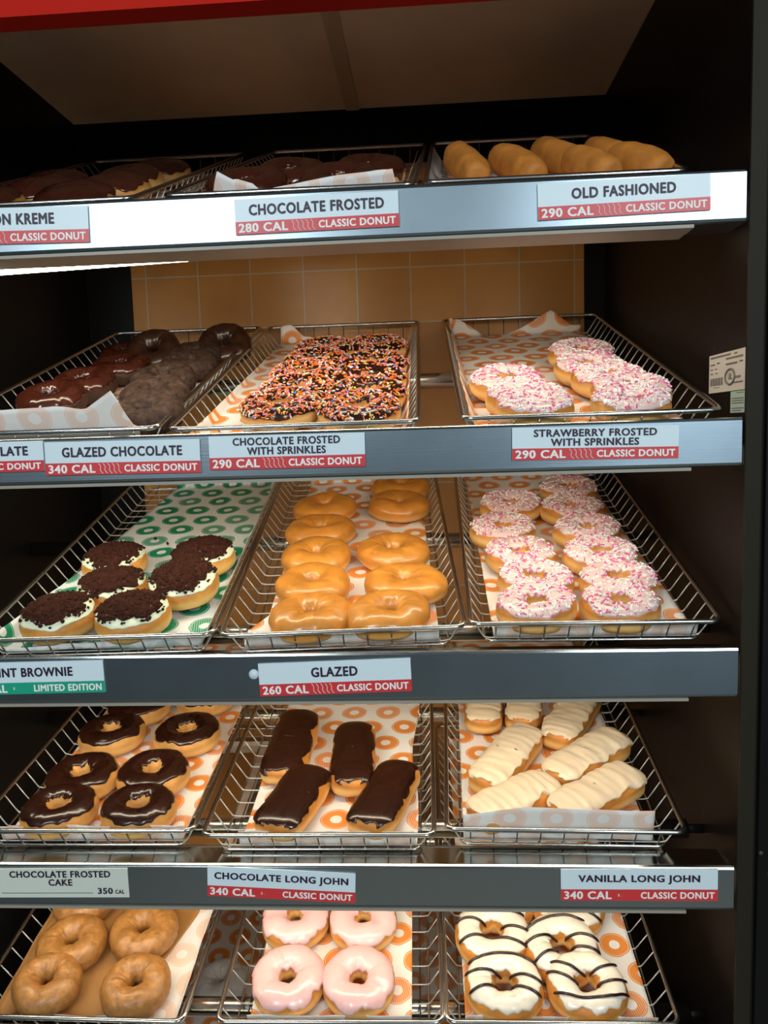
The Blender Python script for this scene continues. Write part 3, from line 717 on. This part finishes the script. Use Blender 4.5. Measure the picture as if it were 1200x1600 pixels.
for (px, py), lab in (((243,540), 'black glossy chocolate donut propped upright at the rear beside the dark wall'), ((353,530), 'black glossy chocolate donut propped upright against the rear rim near the rainbow tray')):
    p = hit((1,0), px, py+10, .035); place(P_DRY[2], TM[(1,0)] @ T(p.x, p.y, .026) @ RX(.6) @ T(0, 0, -.004), lab, 'donut', 'propped chocolate donuts')
# crumb topped shells
for (mx, my), lab, pi, ln in zip([(-.066,.058),(.032,.056),(-.026,.142),(.078,.140),(-.054,.232),(.080,.236)],
        ['crumb topped mint donut at the front corner beside the dark wall', 'crumb topped mint donut at the front, lying lengthwise by the glazed tray side', 'crumb topped mint donut squeezed behind the front pair',
         'crumb topped mint donut with a wide pale icing edge, facing the glazed rings', 'crumb topped mint donut at the rear beside the dark wall', 'crumb topped mint donut at the rear with the sparsest crumbs'], [0,1,2,1,0,2], [.03,.03,.0,.14,.0,.03]):
    place(P_MINT[pi], TM[(2,0)] @ T(mx, my, .006+.05*math.sin(ln)) @ RX(ln) @ RZ(R_.random()*6.28), lab, 'donut', 'mint brownie donuts')
for i, (px, py) in enumerate(((243,845), (262,852), (300,846), (318,915))):
    p = hit((2,0), px, py, .004); rn = random.Random(70+i); q = MB()
    vs = [Vector(a)*.0032*rn.uniform(.7, 1.3) for a in ((1,0,0),(0,1,0),(-1,0,0),(0,-1,0),(0,0,1),(0,0,-1))]
    q.add(vs, [(0,1,4),(1,2,4),(2,3,4),(3,0,4),(1,0,5),(2,1,5),(3,2,5),(0,3,5)]); o = put('brownie_crumb', q.mesh('brownie_crumb', MAT['crumbs'], False)); o.matrix_world = TM[(2,0)] @ T(p.x, p.y, .0075)
    tag(o, 'dark brown crumb fallen on the green ring paper', 'crumb', 'fallen crumbs')
# bars
def bar(k, p0, p1, mats, name, label, group, seed, w=.064, ext=.022, base=.0052, cap={}, h=.036, tw=0., dy=0.):
    a, b = hit(k, *p0, .03), hit(k, *p1, .03); a.y += dy; b.y += dy; d = (b-a); d.z = 0; Lb = d.length+ext+.010
    g = Bar(Lb, w, h, seed); c = (a+b)/2
    pr = build(name, [('dough', dough_bar(g, MAT['yeast'], 'dough'), None), ('icing', cap_bar(g, mats, 'icing', seed, **cap), None)])
    place(pr, TM[k] @ T(c.x, c.y, base) @ RZ(math.atan2(d.y, d.x)) @ RX(tw), label, 'donut bar', group)
cc = dict(base=.42, amp=.55, ripple=.0005, rf=40.)
bar((3,1), (468,1118), (438,1205), MAT['choc'], 'chocolate_long_john', 'chocolate bar at the rear with cracked icing at its near end', 'chocolate long bars', 1.1, cap=cc, ext=.012, w=.070)
bar((3,1), (553,1138), (549,1222), MAT['choc'], 'chocolate_long_john', 'short chocolate bar lying straight at the rear of its tray', 'chocolate long bars', 2.2, cap=cc, ext=.012, w=.066)
bar((3,1), (482,1215), (430,1292), MAT['choc'], 'chocolate_long_john', 'slanted chocolate bar at the front beside the frosted cake rings', 'chocolate long bars', 3.3, dy=.009, cap=cc, ext=.018, w=.070)
bar((3,1), (624,1206), (575,1288), MAT['choc'], 'chocolate_long_john', 'slanted glossy chocolate bar at the front beside the white bars', 'chocolate long bars', 4.4, dy=.007, cap=cc, ext=.018, w=.066)
cv = dict(base=.52, amp=.45, ripple=.0022, rf=70., thick=.0032)
V = [((762,1060), (752,1130), 'white iced bar at the rear next to the chocolate bars, end on'), ((826,1060), (815,1128), 'middle white iced bar of the three lying at the rear'), ((915,1085), (874,1155), 'white iced bar at the rear nearest the dark side wall'),
     ((825,1150), (760,1225), 'white iced bar with a rounded bare end beside the chocolate bars'), ((964,1158), (872,1214), 'long white iced bar lying diagonally across the middle'), ((856,1237), (752,1283), 'white iced bar at the front half hidden by the paper flap'), ((988,1222), (882,1278), 'front white iced bar nearest the dark side wall')]
for i, (a, b, lab) in enumerate(V):
    bar((3,2), a, b, MAT['vanilla'], 'vanilla_long_john', lab, 'white iced long bars', 10+i*1.9, w=.062 if i != 1 else .058, ext=.014, cap=cv, h=.036, dy=.018 if i > 4 else .008)
# top shelf
def at_tray(k, x, y, z, proto, label, cat, group, spin=0., ln=0.):
    place(proto, TM[k] @ T(x, y, z) @ RX(ln) @ RZ(spin), label, cat, group)
for i, (x, y, lab) in enumerate([(-.058,.05,'chocolate topped shell donut at the front beside the dark wall'), (.055,.06,'chocolate topped shell donut at the front near the torn paper'), (-.03,.16,'chocolate topped shell donut showing a white icing swirl'),
        (.065,.17,'chocolate topped shell donut in the second row near the torn paper'), (-.06,.27,'chocolate topped shell donut in the third row, near the dark wall'), (.05,.28,'chocolate topped shell donut in the third row, near the torn paper'), (.06,.40,'rearmost chocolate topped shell donut on the top shelf')]):
    at_tray((0,0), x, y, .007, P_BOST[i % 3], lab, 'donut', 'chocolate topped shell donuts', spin=i*1.3, ln=.12)
for i, (x, y, lab) in enumerate([(-.07,.10,'chocolate frosted ring behind the torn paper, front, near the shell donuts'), (.05,.10,'chocolate frosted ring behind the torn paper, front, near the sticks'), (-.035,.22,'chocolate frosted ring rising behind the paper, near the shell donuts'), (.075,.23,'chocolate frosted ring rising behind the paper, near the sticks')]):
    at_tray((0,1), x, y, .007, P_CFR[i % 2], lab, 'donut', 'chocolate frosted rings on the top shelf', spin=i*1.7, ln=.15)
def stick_mesh(seed, Lb, r):
    v = []; nu, nt = 28, 36
    for j in range(nt):
        ph = -PI/2+.03+(PI-.06)*j/(nt-1); x = sg(math.sin(ph), .7)*Lb/2; k = max(0, math.cos(ph))**.42
        for i in range(nu):
            a = 2*PI*i/nu; rr = r*k*(1+.09*nz(x*38+seed, math.cos(a)*1.3, math.sin(a)*1.3)+.04*nz(x*110, math.cos(a)*4, math.sin(a)*4+seed))
            v.append((x, rr*math.cos(a), r+rr*math.sin(a)*1.02))
    f = [t[::-1] for t in grid_faces(nu, nt, True)]; f.append(tuple(range(nu))); f.append(tuple((nt-1)*nu+i for i in range(nu))[::-1])
    return mesh_of('old_fashioned_stick', v, f, MAT['stick'])
for i, (x, y, z, ang, Lb, lab) in enumerate([(-.098,.15,.010,-68,.16,'old fashioned stick beside the torn paper tray, tallest in view'), (-.032,.15,.006,-60,.15,'old fashioned stick, second from the torn paper tray'),
        (.030,.19,.008,-58,.15,'old fashioned stick, third from the torn paper tray, behind another'), (.052,.085,.006,-55,.11,'old fashioned stick lying in front of the third one'), (.098,.20,.006,-58,.13,'old fashioned stick at the rear near the dark wall'), (.112,.095,.006,-50,.11,'old fashioned stick at the front corner near the dark wall')]):
    o = put('old_fashioned_stick', stick_mesh(i*3.7, Lb*.86, .0215)); o.matrix_world = TM[(0,2)] @ T(x, y, z+.004) @ RZ(math.radians(ang-10)) @ RY(.13); tag(o, lab, 'donut stick', 'old fashioned sticks')
# the powdered donut seen through the gap
g = Ring(seed=230, R=.046, hole=.008, h=.04, fine=.002); p = hit((5,0), 345, 1540, .02)
o = put('powdered_donut', dough_ring(g, MAT['powder'], 'powdered_donut')); o.matrix_world = TM[(5,0)] @ T(p.x, p.y, .005); tag(o, 'white powdered donut seen down the gap between two fifth shelf trays', 'donut')

# ------------------------------------------------------------------ labels on the lips
def text_mesh(s, mat, width=None, height=.01, bold=.012, align='CENTER', squash=1.):
    cu = bpy.data.curves.new('lettering', 'FONT'); cu.body = s; cu.size = 1; cu.offset = 0; cu.align_x = align; cu.extrude = .0
    cu.resolution_u = 3; cu.space_character = 1.10; cu.space_line = .92
    o = bpy.data.objects.new('lettering', cu); COL.objects.link(o)
    me = bpy.data.meshes.new_from_object(o.evaluated_get(bpy.context.evaluated_depsgraph_get())); bpy.data.objects.remove(o); bpy.data.curves.remove(cu)
    me.name = 'lettering'; me.materials.clear(); me.materials.append(mat)
    xs = [v.co.x for v in me.vertices]; ys = [v.co.y for v in me.vertices]; x0, x1, y0, y1 = min(xs), max(xs), min(ys), max(ys)
    sy = height/(y1-y0); sxx = (width/(x1-x0)) if width else sy
    bm = bmesh.new(); bm.from_mesh(me); base_geo = list(bm.verts)+list(bm.edges)+list(bm.faces)
    for dx, dy, dz in [(.040*math.cos(a*PI/4), .030*math.sin(a*PI/4), .003*(a+1)) for a in range(8)]:
        g2 = bmesh.ops.duplicate(bm, geom=base_geo)['geom']
        for v in g2:
            if isinstance(v, bmesh.types.BMVert): v.co.x += dx*min(1, bold/.012); v.co.y += dy*min(1, bold/.012); v.co.z += dz*sy*.05
    bm.to_mesh(me); bm.free()
    for v in me.vertices: v.co.x = (v.co.x-(x0+x1)/2)*sxx; v.co.y = (v.co.y-(y0+y1)/2)*sy
    return me, (x1-x0)*sxx
def flat_box(w, h, t): q = MB(); q.box((-w/2, -h/2, -t), (w/2, h/2, 0)); return q
def card(quad, title, left, right, label, band='band_red', waves=True, lines=1, mat='card', sub='$ .', tw=.8, th=.29):
    tl, tr, br, bl = [on_y(*p) for p in quad]
    c = (tl+tr+br+bl)/4; w = ((tr-tl).length+(br-bl).length)/2; h = ((tl-bl).length+(tr-br).length)/2
    ang = math.atan2((tr-tl+br-bl).z, (tr-tl+br-bl).x)
    M = T(c.x, -.0022, c.z) @ RX(PI/2) @ RZ(ang)
    e = empty('shelf_label', M); tag(e, label, 'label', 'flavour labels on the shelf lips')
    put('card', flat_box(w, h, .0020).mesh('card', MAT[mat], False), e)
    dz = .0002
    if band:
        bh = h*.36
        put('colour_band', flat_box(w, bh, .0003).mesh('colour_band', MAT[band], False), e, T(0, -h/2+bh/2, dz+.0001)); by = -h/2+bh/2
        me, tw_ = text_mesh(left, MAT['ink_white'], w*.30, bh*.66); put('calorie_text', me, e, T(-w/2+.004+tw_/2, by, .0006))
        me, tw2 = text_mesh(right, MAT['ink_white'], w*.465, bh*.56); put('category_text', me, e, T(w/2-.004-tw2/2, by, .0006))
        if waves:
            x0, x1 = -w/2+.004+tw_+.004, w/2-.004-tw2-.004; q = MB()
            for k in range(5):
                xx = x0+(x1-x0)*(k+.5)/5
                q.tube([(xx+.0011*math.sin(a*.55)+.0004*(a-6), by+bh*.42-bh*.84*a/12, .0005) for a in range(13)], .00042, 4)
            put('steam_lines', q.mesh('steam_lines', MAT['ink_white']), e)
        elif sub:
            me, tw3 = text_mesh(sub, MAT['ink_white'], None, bh*.26, 0.); put('price_mark', me, e, T(-w/2+.004+tw_+.008+tw3/2, by, .0006))
        area = h-bh
        me, _ = text_mesh(title, MAT['ink'], w*tw, h*(th if lines == 1 else .50)); put('title', me, e, T(0, h/2-area/2, .0006))
        return e, w, h, me
    return e, w, h, None
card([(-110,327.6),(138,323),(141,378),(-110,386)], 'BOSTON KREME', '300 CAL', 'CLASSIC DONUT', 'red banded label reading ON KREME, cut by the photo edge, top lip', tw=0.575, th=0.29)
card([(367,313),(623,298),(623,354),(369,368)], 'CHOCOLATE FROSTED', '280 CAL', 'CLASSIC DONUT', 'label reading CHOCOLATE FROSTED 280 CAL on the top lip', tw=0.82, th=0.29)
card([(840,288),(1109,272),(1109,328),(840,346)], 'OLD FASHIONED', '290 CAL', 'CLASSIC DONUT', 'label reading OLD FASHIONED on the top lip', tw=0.6, th=0.28)
card([(-170,695),(68,689),(71,735),(-170,743)], 'DOUBLE CHOCOLATE', '350 CAL', 'CLASSIC DONUT', 'label ending in LATE, cut by the photo edge, second lip', tw=0.8, th=0.29)
card([(70,691),(313,686),(314,738),(74,743)], 'GLAZED CHOCOLATE', '340 CAL', 'CLASSIC DONUT', 'label reading GLAZED CHOCOLATE on the second lip', tw=0.77, th=0.28)
card([(327.5,682),(570,676),(571,728),(328,735)], 'CHOCOLATE FROSTED\nWITH SPRINKLES', '290 CAL', 'CLASSIC DONUT', 'label reading CHOCOLATE FROSTED WITH SPRINKLES', lines=2, tw=0.685, th=0.3)
card([(800,667),(1059,666),(1060,714),(800,721)], 'STRAWBERRY FROSTED\nWITH SPRINKLES', '290 CAL', 'CLASSIC DONUT', 'label reading STRAWBERRY FROSTED WITH SPRINKLES', lines=2, tw=0.735, th=0.3)
card([(-60,1036),(162,1031),(165,1080),(-60,1086)], 'MINT BROWNIE', '370 CAL', 'LIMITED EDITION', 'label with a green band reading LIMITED EDITION', band='band_green', waves=False, tw=0.57, th=0.27)
card([(404,1037),(641,1027),(644,1079),(407,1087)], 'GLAZED', '260 CAL', 'CLASSIC DONUT', 'label reading GLAZED 260 CAL on the third lip', tw=0.3, th=0.28)
card([(325,1353),(556,1363),(555,1410),(325,1397)], 'CHOCOLATE LONG JOHN', '340 CAL', 'CLASSIC DONUT', 'label reading CHOCOLATE LONG JOHN, tilted on the fourth lip', waves=False, tw=0.9, th=0.29)
card([(876,1356),(1121,1358),(1120,1405),(876,1406)], 'VANILLA LONG JOHN', '340 CAL', 'CLASSIC DONUT', 'label reading VANILLA LONG JOHN on the fourth lip', waves=False, tw=0.77, th=0.28)
e, w, h, _ = card([(-4,1356),(201,1356),(202,1400),(-4,1401)], '', '', '', 'pale label without a colour band reading CHOCOLATE FROSTED CAKE', band=None, mat='card_white')
me, tw = text_mesh('CHOCOLATE FROSTED\nCAKE', MAT['ink'], w*.76, h*.50); put('title', me, e, T(-.002, h*.17, .0004))
me, tw = text_mesh('350', MAT['ink'], .0185, h*.20); put('calorie_text', me, e, T(w/2-.030, -h*.27, .0004))
me, tw = text_mesh('CAL', MAT['ink'], .0115, h*.13); put('calorie_text', me, e, T(w/2-.0115, -h*.30, .0004))
q = MB(); q.box((-w/2+.006, -h*.35, 0), (w/2-.046, -h*.335, .0003)); put('ruled_line', q.mesh('ruled_line', MAT['ink'], False), e)
# small screw button beside the glazed label
p = on_y(397, 1053); q = MB(); q.tube([(0, 0, -.0015), (0, 0, .0006)], [.0062, .0058], 20); o = put('round_sticker', q.mesh('round_sticker', MAT['card'])); o.matrix_world = T(p.x, -.0018, p.z) @ RX(PI/2)
tag(o, 'small round pale sticker beside the GLAZED label', 'sticker')

# ------------------------------------------------------------------ stickers on the side wall
def wall_sticker(name, quad, mat, label):
    P = [on_x(*p, XR) for p in quad]; ys = [p.y for p in P]; zs = [p.z for p in P]
    y0, y1, z0, z1 = max(.001, min(ys)), max(ys), min(zs), max(zs); w, h = y1-y0, z1-z0
    M = T(XR-.0003, (y0+y1)/2, (z0+z1)/2) @ RZ(-PI/2) @ RX(PI/2)
    e = empty(name, M); tag(e, label, 'sticker'); put('backing', flat_box(w, h, .0002).mesh('backing', mat, False), e); return e, w, h
e, w, h = wall_sticker('rating_sticker', [(1109,557),(1166,543),(1164,608),(1108,611)], MAT['sticker'], 'pale rating sticker with a ring mark on the dark side wall')
q = MB()
def bars(rows):
    for x0, x1, y, t in rows: q.box(((x0-.5)*w, (y-.5)*h, .0001), ((x1-.5)*w, (y-.5+t)*h, .0003))
bars([(.05,.62,.90,.05),(.72,.80,.90,.04),(.05,.18,.72,.04),(.24,.32,.74,.04),(.05,.12,.60,.03),(.18,.24,.60,.03),(.05,.12,.49,.03),(.2,.26,.49,.03),(.5,.95,.80,.05),(.5,.80,.66,.05),(.86,.95,.68,.04),(.72,.9,.30,.06),(.66,.95,.18,.04),(.15,.32,.12,.02)])
for k in range(14): q.box(((.05+.027*k-.5)*w, (.18-.5)*h, .0001), ((.05+.027*k+(.012 if k % 3 else .020)-.5)*w, (.38-.5)*h, .0003))
put('print', q.mesh('print', MAT['ink_grey'], False), e)
q = MB(); q.tube([(( .62-.5)*w+.125*w*math.cos(a*PI/12), (.36-.5)*h+.19*h*math.sin(a*PI/12), .0003) for a in range(24)], .0014, 5, True); put('ring_mark', q.mesh('ring_mark', MAT['ink_grey']), e)
me, tw = text_mesh('UL', MAT['ink_grey'], None, h*.15, .02); put('mark_letters', me, e, T((.62-.5)*w, (.37-.5)*h, .0004))
e, w, h = wall_sticker('green_sticker', [(1142,612),(1164,612),(1164,644),(1142,645)], MAT['sticker_green'], 'small pale green sticker below the rating sticker')
q = MB(); bars([(.1,.95,.64,.05),(.1,.95,.53,.05),(.1,.95,.42,.05),(.1,.95,.18,.05),(.1,.8,.07,.05),(.45,.95,.9,.04)]); put('print', q.mesh('print', MAT['ink_grey'], False), e)
